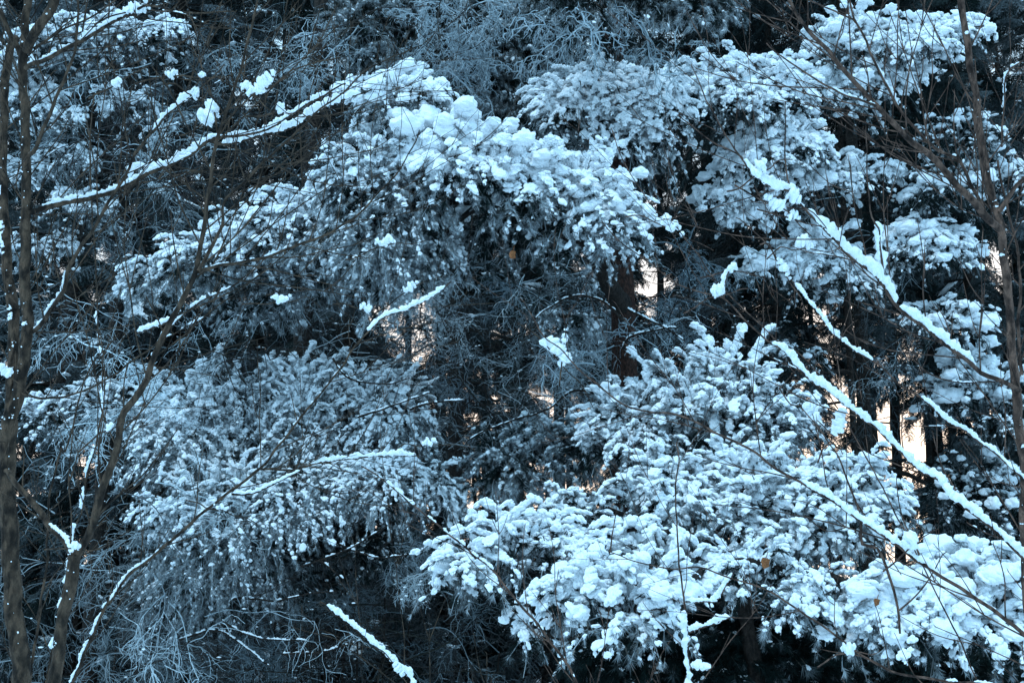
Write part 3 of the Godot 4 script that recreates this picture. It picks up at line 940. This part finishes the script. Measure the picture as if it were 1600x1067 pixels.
	var tiers := [
		[1072, 140, 190, 1100, 85, 180, 1150, 63, 195, 1200, 72, 195, 1255, 95, 180],
		[1135, 235, 270, 1180, 190, 285, 1230, 163, 260, 1285, 190, 250],
		[1205, 255, 290, 1260, 235, 305, 1320, 228, 305, 1370, 232, 290, 1412, 245, 275],
		[1265, 135, 165, 1310, 90, 165, 1360, 65, 160, 1400, 78, 145, 1432, 105, 125],
		[1285, 35, 100, 1320, 8, 130, 1380, -5, 100],
		[1380, 40, 100, 1410, 20, 110, 1450, 8, 100, 1495, 30, 80],
		[1435, 50, 70, 1480, 5, 75, 1535, 20, 65],
		[1088, 288, 310, 1130, 262, 325, 1165, 275, 320],
		[1118, 325, 345, 1160, 303, 355, 1200, 320, 345],
		[1222, 365, 430, 1280, 342, 450, 1340, 395, 458, 1385, 420, 450],
		[1385, 350, 400, 1430, 333, 415, 1490, 342, 405, 1560, 360, 415],
		[1425, 270, 330, 1480, 248, 320, 1530, 262, 310],
		[1158, 405, 430, 1192, 384, 440, 1220, 400, 430],
		[1225, 520, 570, 1255, 510, 580, 1285, 530, 570],
		[1465, 570, 640, 1500, 545, 660, 1550, 570, 690, 1590, 600, 700],
		[1420, 470, 520, 1470, 450, 540, 1535, 462, 530],
		[1440, 190, 240, 1500, 165, 245, 1565, 178, 235],
		[1540, 250, 300, 1590, 235, 310, 1640, 250, 300],
		[1470, 740, 800, 1510, 710, 850, 1560, 720, 850, 1610, 740, 860],
	]
	var whites := [0.85, 1.0, 1.0, 1.0, 0.75, 0.8, 0.8, 0.8, 0.75, 0.85, 0.7, 0.3, 0.5, 0.25, 0.35, 0.45, 0.35, 0.5, 0.2]
	for k in tiers.size():
		var t: Array = tiers[k]
		spruce_bough(o, t, 12.4 + 0.1 * (k % 5), whites[k], 0.6, at_height(f, 1362, t[1] + 10, 13.6))
	conifer(o, stand(1345, 14.8), 15.5, 6.4, 2.2, 0.05, 0.12, 0.03, 1.3)
	bare_branches(o, 28, 1050, 1600, 250, 900, 11.8, 13.6, 0.6)
	# snowy spruce at upper left
	o = thing("spruce_tree", "spruce carrying scattered tufts of snow at upper left corner", "tree")
	f = trunk_at(o, 150, 26, 14.0, 15.0, M.dark_bark)
	var small := [
		[-20, 60, 110, 30, 40, 120, 75, 18, 110], [60, 45, 90, 100, 10, 100, 150, 3, 75, 205, 25, 80], [150, 45, 105, 200, 20, 100, 250, 18, 75, 292, 30, 60],
		[-10, 125, 180, 40, 108, 190, 95, 120, 180], [45, 170, 205, 90, 140, 205, 135, 150, 190], [60, 220, 260, 110, 212, 260, 155, 240, 265],
		[170, 150, 190, 200, 120, 190, 235, 135, 180], [0, 240, 290, 30, 225, 290, 70, 245, 285], [90, 300, 340, 130, 280, 350, 175, 300, 340],
		[40, 620, 660, 80, 585, 680, 140, 588, 680, 195, 575, 640], [20, 360, 400, 70, 345, 410, 110, 360, 400], [240, 275, 310, 270, 268, 320],
		[230, 190, 220, 262, 178, 240],
	]
	for k in small.size():
		bough(o, small[k], 13.0 + 0.12 * (k % 4), 13.1, 0.85, 0.85, 1.2, 1.1, at_height(f, 150, small[k][1], 14))
	bare_branches(o, 34, 0, 330, 80, 1050, 9.0, 13.0, 0.45)
	bare_branches(o, 46, 20, 560, 0, 330, 11.0, 14.0, 0.6)
	# the thin-twigged tree at the top centre
	o = thing("larch_tree", "tree of curling grey rime-coated twigs above the arching bough", "tree")
	f = trunk_at(o, 704, 26, 14.2, 17.0, M.dark_bark)
	rime_twigs(o, [620, 30, 660, 80, 720, 20, 770, 60, 800, 110, 850, 20, 900, 50, 760, 150, 840, 60, 940, 40, 1000, 30, 700, 120, 790, 10, 880, 110, 560, 40, 600, 90, 690, 60, 740, 100, 820, 150, 900, 10, 950, 70, 1060, 40], 12.6, 0.6, 0.009, 3, Color(0.40, 0.47, 0.51))
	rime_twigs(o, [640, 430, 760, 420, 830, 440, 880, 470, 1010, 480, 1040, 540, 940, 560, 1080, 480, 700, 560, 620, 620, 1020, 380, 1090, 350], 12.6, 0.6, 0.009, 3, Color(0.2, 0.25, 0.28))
	bough(o, [540, -60, 130, 620, -60, 190, 700, -60, 220, 780, -50, 230, 850, -60, 170], 13.2, 13.2, 0.04, 0.85, 0.8, 0.8, at_height(f, 704, 60, 14.2))
	bough(o, [690, 170, 280, 760, 140, 260, 830, 130, 230], 12.9, 12.9, 0.05, 0.8, 0.8, 0.7)
	bare_branches(o, 115, 520, 1120, 400, 720, 11.6, 14.0, 0.45)
	limb(o, [704, 508, 760, 520, 830, 535, 930, 540, 1060, 541], 7, 3, 14.0, 12.5, M.dark_bark)
	limb(o, [704, 590, 760, 600, 830, 594, 880, 592, 918, 604], 6, 2, 14.0, 12.5, M.dark_bark)
	limb(o, [704, 520, 640, 512, 580, 511, 520, 510], 5, 2, 14.0, 13.0, M.dark_bark)

# long bare branches of the inner wood, dark with rime along them
func bare_branches(o: Node3D, many: int, x0: float, x1: float, y0: float, y1: float, d0: float, d1: float, rimed: float) -> void:
	var dark := Geo.new()
	var pale := Geo.new()
	for k in many:
		var d := R(d0, d1)
		var at := P(R(x0, x1), R(y0, y1), d)
		if open_sky(at):
			continue
		var dir := Vector3(R(0.4, 1.0) * (1 if k % 2 == 0 else -1), R(-0.45, 0.35), R(-0.5, 0.5)).normalized()
		var l := R(0.5, 1.5)
		if rng.randf() < rimed:
			curl(pale, at, dir, l * 0.7, R(0.003, 0.006), 3 if k % 3 == 0 else 2, Color(0.48, 0.56, 0.6) * R(0.2, 1.25), 0.0, 0.95)
		else:
			curl(dark, at, dir, l, R(0.004, 0.008), 2, Color(0.03, 0.026, 0.024), 0.0, 0.7)
	part("bare_branches", dark, M.twig, o, true)
	part("rimed_branches", pale, M.twig, o, true)
	var buf := PackedFloat32Array()
	for g: Geo in [dark, pale]:
		for k in range(0, g.v.size(), 23):
			if rng.randf() < 0.015 * clampf(1.0 + 3.0 * n_mid.get_noise_3dv(g.v[k] * 1.5), 0.0, 2.5):
				var z := R(0.005, 0.017)
				put(buf, Basis(Vector3.UP, R(0, TAU)) * Basis.from_scale(Vector3(z * R(0.8, 1.8), z * 0.8, z)), g.v[k] + Vector3.UP * z * 0.5)
	scatter("snow", lumps[many % lumps.size()], M.snow, buf, o)

func undergrowth() -> void:
	var names := ["tangle of thin frosted twigs at the bottom left", "frosted twiggy bush below the grey pine bough", "bush of bent snowy twigs at bottom centre left", "frosted twigs beneath the laden young pine"]
	var xs := [[180, 1010, 240, 980, 300, 1020, 220, 930], [340, 1000, 400, 960, 450, 1010, 380, 920, 430, 900], [510, 1000, 560, 960, 600, 1010, 640, 960, 540, 900, 600, 880], [720, 1040, 780, 1020, 1000, 1060, 1100, 1060, 1250, 1050, 1320, 1060]]
	for k in 4:
		var o := thing("shrub", names[k], "shrub", "frosted bushes along the bottom")
		rime_twigs(o, xs[k], 10.6 + 0.4 * k, 0.6, 0.005, 3, Color(0.17, 0.21, 0.23), "rimed_twigs", 0.15)
		rime_twigs(o, xs[k], 11.6 + 0.4 * k, 0.8, 0.008, 3, Color(0.07, 0.07, 0.07), "dark_twigs", 0.2)
		var g := Geo.new()
		for j in xs[k].size() / 2:
			var a := P(xs[k][2 * j], xs[k][2 * j + 1], 11.0 + 0.4 * k)
			tube(g, curve(PackedVector3Array([Vector3(a.x + R(-0.3, 0.3), -0.1, a.z), a * 0.5 + Vector3(a.x, 0, a.z) * 0.5, a]), 0.1), 0.014, 0.008, 6)
		part("stems", g, M.dark_bark, o, true)

func left_saplings() -> void:
	# two-stemmed trunk at the left edge
	var o := thing("bare_sapling", "bare grey-brown twin-stemmed tree at the left edge", "tree")
	var b := limb(o, [32, 1067, 28, 1000, 19, 940, 14, 837, 10, 735, 14, 655], 34, 25, 4.6, 4.6, M.grey_bark, 0, "trunk")
	snowy(b, 0.35, 0.95, 5, 0.3)
	b = limb(o, [14, 655, 25, 620, 35, 570, 42, 519, 40, 485, 38, 417, 39, 350, 40, 330, 38, 215, 35, 110, 42, 0, 46, -60], 20, 12, 4.6, 4.7, M.grey_bark, 5, "branch")
	snowy(b, 0.1, 0.9, 5, 0.3)
	b = limb(o, [13, 660, 18, 600, 20, 560, 18, 480, 8, 400, 4, 300, 5, 170, 13, 85, 25, 60], 21, 12, 4.6, 4.9, M.grey_bark, 3, "branch")
	snowy(b, 0.1, 0.7, 6, 0.45)
	b = limb(o, [41, 80, 50, 60, 64, 36, 78, 14, 92, -20], 15, 14, 4.65, 4.5, M.grey_bark, 0)
	b = limb(o, [30, 85, 25, 71, 12, 45, 0, 20, -20, -10], 9, 8, 4.7, 4.6, M.grey_bark, 0)
	b = limb(o, [40, 106, 62, 95, 115, 70, 169, 39, 209, 18, 236, 8, 290, 20, 365, 18], 8, 2, 4.65, 4.2, M.grey_bark, 4)
	snowy(b, 0.02, 0.25, 9, 0.7)
	snowy(b, 0.28, 0.56, 17, 0.95)
	clod(b.node, 215, 8, 20, 11, 10, 4.4)
	b = limb(o, [52, 76, 101, 44, 152, 20, 190, -10], 4, 2, 4.65, 5.0, M.grey_bark, 3)
	b = limb(o, [46, 240, 51, 236, 71, 189, 91, 142, 115, 84, 120, 20, 122, -20], 7, 3, 4.65, 4.3, M.grey_bark, 3)
	# the long branch that carries the thick ridge of snow
	b = limb(o, [40, 333, 60, 327, 111, 316, 182, 297, 230, 272, 294, 243, 331, 217, 405, 205, 449, 184, 489, 157, 540, 130], 9, 2.5, 4.65, 5.0, M.grey_bark, 5)
	snowy(b, 0.05, 0.42, 13, 0.95)
	snowy(b, 0.42, 0.6, 18, 0.95)
	snowy(b, 0.6, 0.95, 12, 0.85)
	b = limb(o, [331, 221, 351, 227, 405, 213, 456, 198, 506, 168, 545, 152, 580, 140], 5, 2, 4.95, 5.1, M.grey_bark, 2)
	snowy(b, 0.05, 0.95, 21, 0.95)
	b = limb(o, [206, 280, 212, 262, 243, 262, 270, 254, 300, 240], 4, 2, 4.8, 4.8, M.grey_bark, 0)
	snowy(b, 0.0, 1.0, 17, 0.95)
	b = limb(o, [43, 519, 51, 518, 74, 488, 98, 455, 108, 417, 128, 384, 149, 356, 176, 304, 203, 263, 209, 238, 246, 196, 257, 182, 294, 155, 317, 135, 350, 100], 8, 2, 4.65, 4.3, M.grey_bark, 6)
	snowy(b, 0.02, 0.25, 9, 0.75)
	snowy(b, 0.72, 0.9, 15, 0.95)
	b = limb(o, [30, 612, 60, 621, 98, 620, 162, 596, 203, 566, 250, 530, 304, 475, 338, 458, 375, 438, 420, 400], 4, 1.8, 4.6, 4.2, M.grey_bark, 5)
	snowy(b, 0.55, 0.85, 8, 0.6)
	clod(o, 8, 580, 14, 9, -30, 4.45)
	# forked sapling
	o = thing("bare_sapling", "slender forked bare sapling right of the left-edge trunks", "tree")
	b = limb(o, [83, 1067, 93, 992, 107, 923, 115, 866], 23, 19, 4.2, 4.2, M.grey_bark, 0, "trunk")
	b = limb(o, [113, 872, 104, 850, 86, 831, 58, 793, 21, 752, 8, 735], 13, 8, 4.2, 4.45, M.grey_bark, 1)
	snowy(b, 0.02, 0.4, 8, 0.9)
	clod(b.node, 118, 852, 7, 7, 0, 4.16)
	b = limb(o, [114, 872, 138, 838, 155, 779, 172, 734, 182, 700, 189, 654, 216, 613, 233, 580, 250, 536, 270, 495, 290, 461, 307, 424, 312, 384, 317, 350, 326, 297, 337, 233, 344, 202, 358, 159, 375, 108, 395, 27, 402, -10], 15, 3, 4.2, 4.1, M.grey_bark, 9)
	snowy(b, 0.05, 0.9, 4, 0.3)
	clod(b.node, 171, 668, 6, 6, 20, 4.15)
	b = limb(o, [309, 424, 331, 384, 348, 350, 348, 331, 354, 310, 402, 263, 452, 216, 500, 170, 530, 150, 547, 135, 577, 105, 614, 88, 660, 70], 6, 1.6, 4.1, 4.6, M.grey_bark, 6)
	b = limb(o, [309, 425, 330, 418, 354, 412, 405, 404, 456, 387, 506, 370, 533, 353, 564, 331, 594, 300, 631, 253, 655, 203], 6, 1.8, 4.1, 4.5, M.grey_bark, 6)
	snowy(b, 0.05, 0.3, 6, 0.6)
	b = limb(o, [268, 498, 240, 512, 214, 520], 4, 3, 4.2, 4.3, M.grey_bark, 0)
	snowy(b, 0.0, 1.0, 15, 1.0)
	b = limb(o, [374, 110, 410, 140, 440, 120, 470, 105, 530, 90], 3, 1.5, 4.1, 4.0, M.grey_bark, 3)
	clod(b.node, 408, 128, 29, 12, 38, 4.05)
	clod(b.node, 385, 138, 11, 9, -30, 4.05)
	clod(o, 325, 175, 17, 15, 30, 4.15)
	clod(o, 439, 170, 7, 8, 0, 4.15)
	clod(o, 315, 117, 6, 5, 0, 4.15)
	clod(o, 268, 115, 11, 7, 0, 4.2)
	clod(o, 304, 145, 6, 8, -30, 4.2)
	clod(o, 182, 125, 9, 8, 30, 4.3)
	# straight snow-plastered stem
	o = thing("bare_sapling", "thin upright stem with snow plastered in short strips", "tree")
	b = limb(o, [112, 850, 117, 825, 128, 790, 136, 740, 147, 700, 158, 650, 160, 590, 154, 530, 150, 455, 148, 405, 143, 330, 140, 250, 144, 150], 4, 2, 5.4, 5.6, M.grey_bark, 6, "trunk")
	snowy(b, 0.35, 0.75, 9, 0.55)
	# inner stem leaning from the fork
	o = thing("bare_sapling", "thin leaning stem rising between the left trunk and forked sapling", "tree")
	b = limb(o, [70, 900, 74, 879, 72, 838, 79, 762, 96, 700, 101, 708, 115, 654, 125, 617, 135, 586, 150, 560, 185, 520], 7, 2, 4.9, 5.1, M.grey_bark, 4, "trunk")
	# the long diagonal stem
	o = thing("bare_sapling", "bare stem slanting up from bottom left to the snow-topped tip at centre", "tree")
	b = limb(o, [151, 975, 169, 944, 193, 906, 248, 862, 303, 813, 347, 776, 406, 731, 430, 705, 472, 650, 506, 606, 540, 566, 550, 546, 581, 512, 600, 495, 640, 482, 682, 458, 705, 440], 9, 2, 5.2, 6.2, M.grey_bark, 8, "trunk")
	snowy(b, 0.25, 0.5, 7, 0.7)
	snowy(b, 0.5, 0.8, 5, 0.4)
	snowy(b, 0.86, 0.99, 14, 0.95)
	b = limb(o, [404, 733, 430, 734, 461, 734, 500, 722, 540, 717, 600, 712, 650, 712], 4, 2, 5.6, 6.0, M.grey_bark, 4)
	snowy(b, 0.35, 1.0, 13, 0.9)
	b = limb(o, [361, 772, 395, 771, 413, 764, 440, 748, 470, 735], 4, 2, 5.5, 5.6, M.grey_bark, 0)
	snowy(b, 0.0, 1.0, 10, 0.85)
	clod(o, 642, 447, 15, 7, 25, 6.2)
	clod(o, 345, 793, 13, 5, -12, 5.4)
	clod(o, 670, 690, 14, 6, 5, 6.0)
	clod(o, 571, 480, 11, 7, -20, 6.1)
	clod(o, 601, 378, 18, 9, 12, 6.1)
	clod(o, 438, 466, 17, 6, 5, 6.0)
	o = thing("bare_sapling", "short twig at bottom left centre with snow along its upper edge", "tree")
	b = limb(o, [650, 1080, 630, 1047, 599, 1020, 564, 989, 530, 961, 500, 940], 6, 2, 6.0, 6.3, M.grey_bark, 4, "trunk")
	snowy(b, 0.55, 0.98, 14, 0.85)
	clod(b.node, 622, 1042, 13, 8, -50, 6.0)
	o = thing("bare_sapling", "thin dark stem crossing the lower centre from bottom to the grey bough", "tree")
	b = limb(o, [905, 1075, 880, 1030, 833, 968, 791, 920, 771, 893, 736, 862, 692, 827, 654, 796, 609, 758, 564, 728], 7, 2, 5.4, 6.0, M.red_bark, 7, "trunk")
	snowy(b, 0.7, 0.98, 8, 0.6)
	snowy(b, 0.3, 0.6, 5, 0.4)

func right_saplings() -> void:
	# reddish trunk at the right edge
	var o := thing("bare_sapling", "reddish-brown bare tree at the right edge with diagonal limb", "tree")
	var b := limb(o, [1606, 900, 1602, 760, 1593, 654, 1586, 586, 1581, 519, 1573, 417, 1563, 350, 1556, 324, 1543, 270, 1532, 202, 1522, 135, 1512, 67, 1502, 0, 1496, -60], 20, 10, 4.7, 4.9, M.red_bark, 6, "trunk")
	snowy(b, 0.4, 0.95, 5, 0.25)
	b = limb(o, [1562, 358, 1540, 335, 1512, 304, 1465, 256, 1418, 213, 1370, 165, 1330, 125, 1296, 81, 1262, 47, 1239, 13, 1228, -20], 13, 5, 4.75, 4.3, M.red_bark, 7)
	snowy(b, 0.1, 0.9, 4, 0.3)
	var c := limb(b.node, [1370, 165, 1330, 152, 1283, 128, 1235, 98, 1198, 67], 4, 2, 4.5, 4.3, M.red_bark, 0, "twig")
	snowy(c, 0.0, 0.4, 6, 0.7)
	b = limb(o, [1539, 327, 1516, 287, 1502, 253, 1465, 233, 1431, 199, 1401, 162, 1377, 115, 1354, 67, 1337, 30, 1325, -10], 6, 3, 4.78, 4.4, M.red_bark, 5)
	snowy(b, 0.55, 0.72, 9, 0.9)
	c = limb(b.node, [1337, 31, 1303, 17, 1266, 0, 1240, -12], 3, 2, 4.45, 4.3, M.red_bark, 0, "twig")
	b = limb(o, [1563, 330, 1575, 310, 1588, 290, 1610, 270], 8, 6, 4.78, 4.7, M.red_bark, 1)
	b = limb(o, [1566, 230, 1570, 160, 1575, 118, 1590, 100, 1610, 85], 3, 2, 4.8, 4.6, M.red_bark, 3)
	snowy(b, 0.3, 0.9, 8, 0.8)
	b = limb(o, [1595, 610, 1566, 597, 1532, 583, 1499, 553, 1465, 530, 1441, 506, 1411, 486, 1381, 449, 1364, 428, 1330, 401, 1296, 367, 1276, 345, 1252, 320, 1235, 300, 1195, 287, 1161, 250, 1134, 209, 1094, 132, 1080, 100], 8, 1.6, 4.7, 4.3, M.red_bark, 8)
	snowy(b, 0.12, 0.34, 24, 1.0)
	snowy(b, 0.34, 0.62, 30, 1.0)
	snowy(b, 0.62, 0.72, 20, 0.8)
	c = limb(b.node, [1381, 449, 1377, 400, 1374, 360, 1362, 340, 1357, 270, 1354, 196], 4, 1.5, 4.55, 4.4, M.red_bark, 0, "twig")
	snowy(c, 0.0, 0.42, 24, 1.0)
	clod(b.node, 1212, 313, 22, 11, -32, 4.4)
	clod(b.node, 1240, 306, 12, 12, -20, 4.4)
	clod(b.node, 1240, 336, 13, 8, -15, 4.4)
	snowy(b, 0.66, 0.8, 24, 0.95)
	clod(b.node, 1186, 262, 12, 12, 30, 4.35)
	c = limb(b.node, [1235, 300, 1228, 250, 1229, 200, 1228, 159], 3, 1.5, 4.4, 4.4, M.red_bark, 0, "twig")
	c = limb(b.node, [1161, 250, 1151, 240, 1111, 219, 1060, 179], 3, 1.5, 4.38, 4.5, M.red_bark, 0, "twig")
	b = limb(o, [1597, 586, 1593, 520, 1593, 400, 1575, 330, 1560, 250], 6, 3, 4.9, 4.9, M.red_bark, 3)
	# long snow-ridged stem through the middle right
	o = thing("bare_sapling", "stem slanting up left with thick snow ridge ending in a hooked snowy tip", "tree")
	b = limb(o, [1720, 1010, 1600, 872, 1559, 831, 1521, 800, 1486, 776, 1466, 748, 1431, 731, 1384, 680, 1347, 652, 1316, 630, 1293, 610, 1262, 590, 1229, 552, 1195, 529, 1161, 495, 1131, 466, 1094, 455, 1060, 443, 1019, 414, 969, 377, 940, 345], 10, 1.5, 4.4, 5.2, M.red_bark, 8, "trunk")
	snowy(b, 0.33, 0.5, 20, 0.95)
	snowy(b, 0.48, 0.78, 21, 1.0)
	c = limb(b.node, [1131, 466, 1133, 445, 1141, 420], 4, 2, 5.0, 5.0, M.red_bark, 0, "twig")
	snowy(c, 0.0, 1.0, 17, 1.0)
	clod(b.node, 1122, 454, 11, 12, 20, 5.0)
	clod(b.node, 1145, 419, 8, 8, 0, 5.0)
	clod(b.node, 1312, 655, 22, 12, 62, 4.75)
	clod(b.node, 1270, 642, 18, 12, -40, 4.8)
	clod(b.node, 1225, 418, 22, 8, -58, 4.9)
	clod(b.node, 1257, 380, 13, 12, 0, 4.9)
	# the thinner parallel stem
	o = thing("bare_sapling", "thinner slanting stem with a narrow snow strip, parallel to the thick snow ridge", "tree")
	b = limb(o, [1740, 870, 1600, 748, 1576, 727, 1548, 700, 1516, 677, 1482, 657, 1448, 627, 1414, 606, 1381, 576, 1340, 549, 1303, 519, 1269, 475, 1235, 434, 1208, 394, 1181, 363, 1150, 340], 8, 1.6, 4.5, 5.3, M.red_bark, 7, "trunk")
	snowy(b, 0.4, 0.72, 13, 0.85)
	snowy(b, 0.05, 0.25, 10, 0.6)
	snowy(b, 0.78, 0.9, 13, 0.9)
	# dark stem through the lower middle
	o = thing("bare_sapling", "long dark stem from bottom right reaching the hanging snow clod at centre", "tree")
	b = limb(o, [1720, 1100, 1600, 992, 1541, 944, 1466, 896, 1421, 865, 1383, 838, 1345, 813, 1301, 782, 1253, 755, 1204, 727, 1178, 706, 1127, 681, 1094, 664, 1060, 648, 985, 637, 935, 600, 912, 582, 880, 550, 850, 525, 832, 495, 813, 466], 11, 1.6, 4.2, 5.0, M.red_bark, 8, "trunk")
	snowy(b, 0.52, 0.66, 20, 0.95)
	snowy(b, 0.1, 0.3, 6, 0.35)
	clod(b.node, 868, 548, 35, 14, -48, 4.95)
	clod(b.node, 882, 530, 15, 6, 82, 4.95)
	clod(b.node, 1364, 815, 27, 11, -60, 4.45)
	c = limb(b.node, [1347, 814, 1342, 800, 1325, 748, 1311, 714, 1290, 684, 1249, 630], 4, 1.6, 4.45, 4.4, M.red_bark, 0, "twig")
	c = limb(b.node, [1346, 812, 1349, 851, 1373, 855, 1390, 899, 1404, 948, 1407, 990], 5, 4, 4.45, 4.4, M.red_bark, 0, "twig")
	c = limb(b.node, [1404, 955, 1435, 927, 1462, 889, 1480, 862], 3, 1.6, 4.4, 4.3, M.red_bark, 0, "twig")
	clod(b.node, 1424, 845, 13, 14, 40, 4.35)
	leaf(b.node, 1371, 941, 6, 4.4)
	leaf(b.node, 1197, 880, 9, 4.5)
	# bottom stem
	o = thing("bare_sapling", "thin stem along the bottom right with snow on its lower half", "tree")
	b = limb(o, [1600, 1110, 1466, 1061, 1404, 1054, 1363, 1034, 1328, 1010, 1287, 979, 1239, 948, 1198, 920, 1146, 903, 1094, 886, 1056, 889, 994, 879, 953, 862], 8, 1.6, 4.3, 4.9, M.red_bark, 6, "trunk")
	snowy(b, 0.1, 0.55, 11, 0.75)
	clod(b.node, 1327, 1015, 11, 9, 0, 4.4)
	c = limb(b.node, [953, 862, 958, 825, 963, 792], 2.5, 1.5, 4.9, 4.9, M.red_bark, 0, "twig")
	# upright snow-coated stem
	o = thing("bare_sapling", "upright stem crusted with snow at lower centre right", "tree")
	b = limb(o, [1082, 1090, 1078, 1037, 1074, 992, 1070, 941, 1063, 886, 1056, 803, 1060, 717, 1058, 690], 6, 2, 5.6, 5.6, M.red_bark, 3, "trunk")
	snowy(b, 0.15, 0.68, 20, 1.0)
	c = limb(b.node, [1077, 988, 1110, 977, 1142, 965], 4, 2, 5.6, 5.4, M.red_bark, 0, "twig")
	snowy(c, 0.0, 1.0, 17, 1.0)
	c = limb(b.node, [1072, 940, 1100, 938, 1124, 936, 1146, 895], 3, 2, 5.6, 5.4, M.red_bark, 0, "twig")
	snowy(c, 0.0, 1.0, 14, 1.0)
	c = limb(b.node, [1080, 1040, 1095, 1046, 1112, 1045], 3, 2, 5.6, 5.4, M.red_bark, 0, "twig")
	snowy(c, 0.0, 1.0, 17, 1.0)
	# the twig with the wedge of snow at centre
	o = thing("bare_sapling", "thin twig with a wedge of snow right of the arching pine bough", "tree")
	b = limb(o, [1300, 620, 1200, 520, 1120, 440, 1070, 370, 1045, 345, 1023, 327, 996, 290, 972, 246, 955, 200], 3, 1.5, 5.3, 5.5, M.red_bark, 4, "trunk")
	clod(b.node, 1046, 350, 28, 11, -28, 5.4)
	leaf(b.node, 801, 398, 7, 5.6)
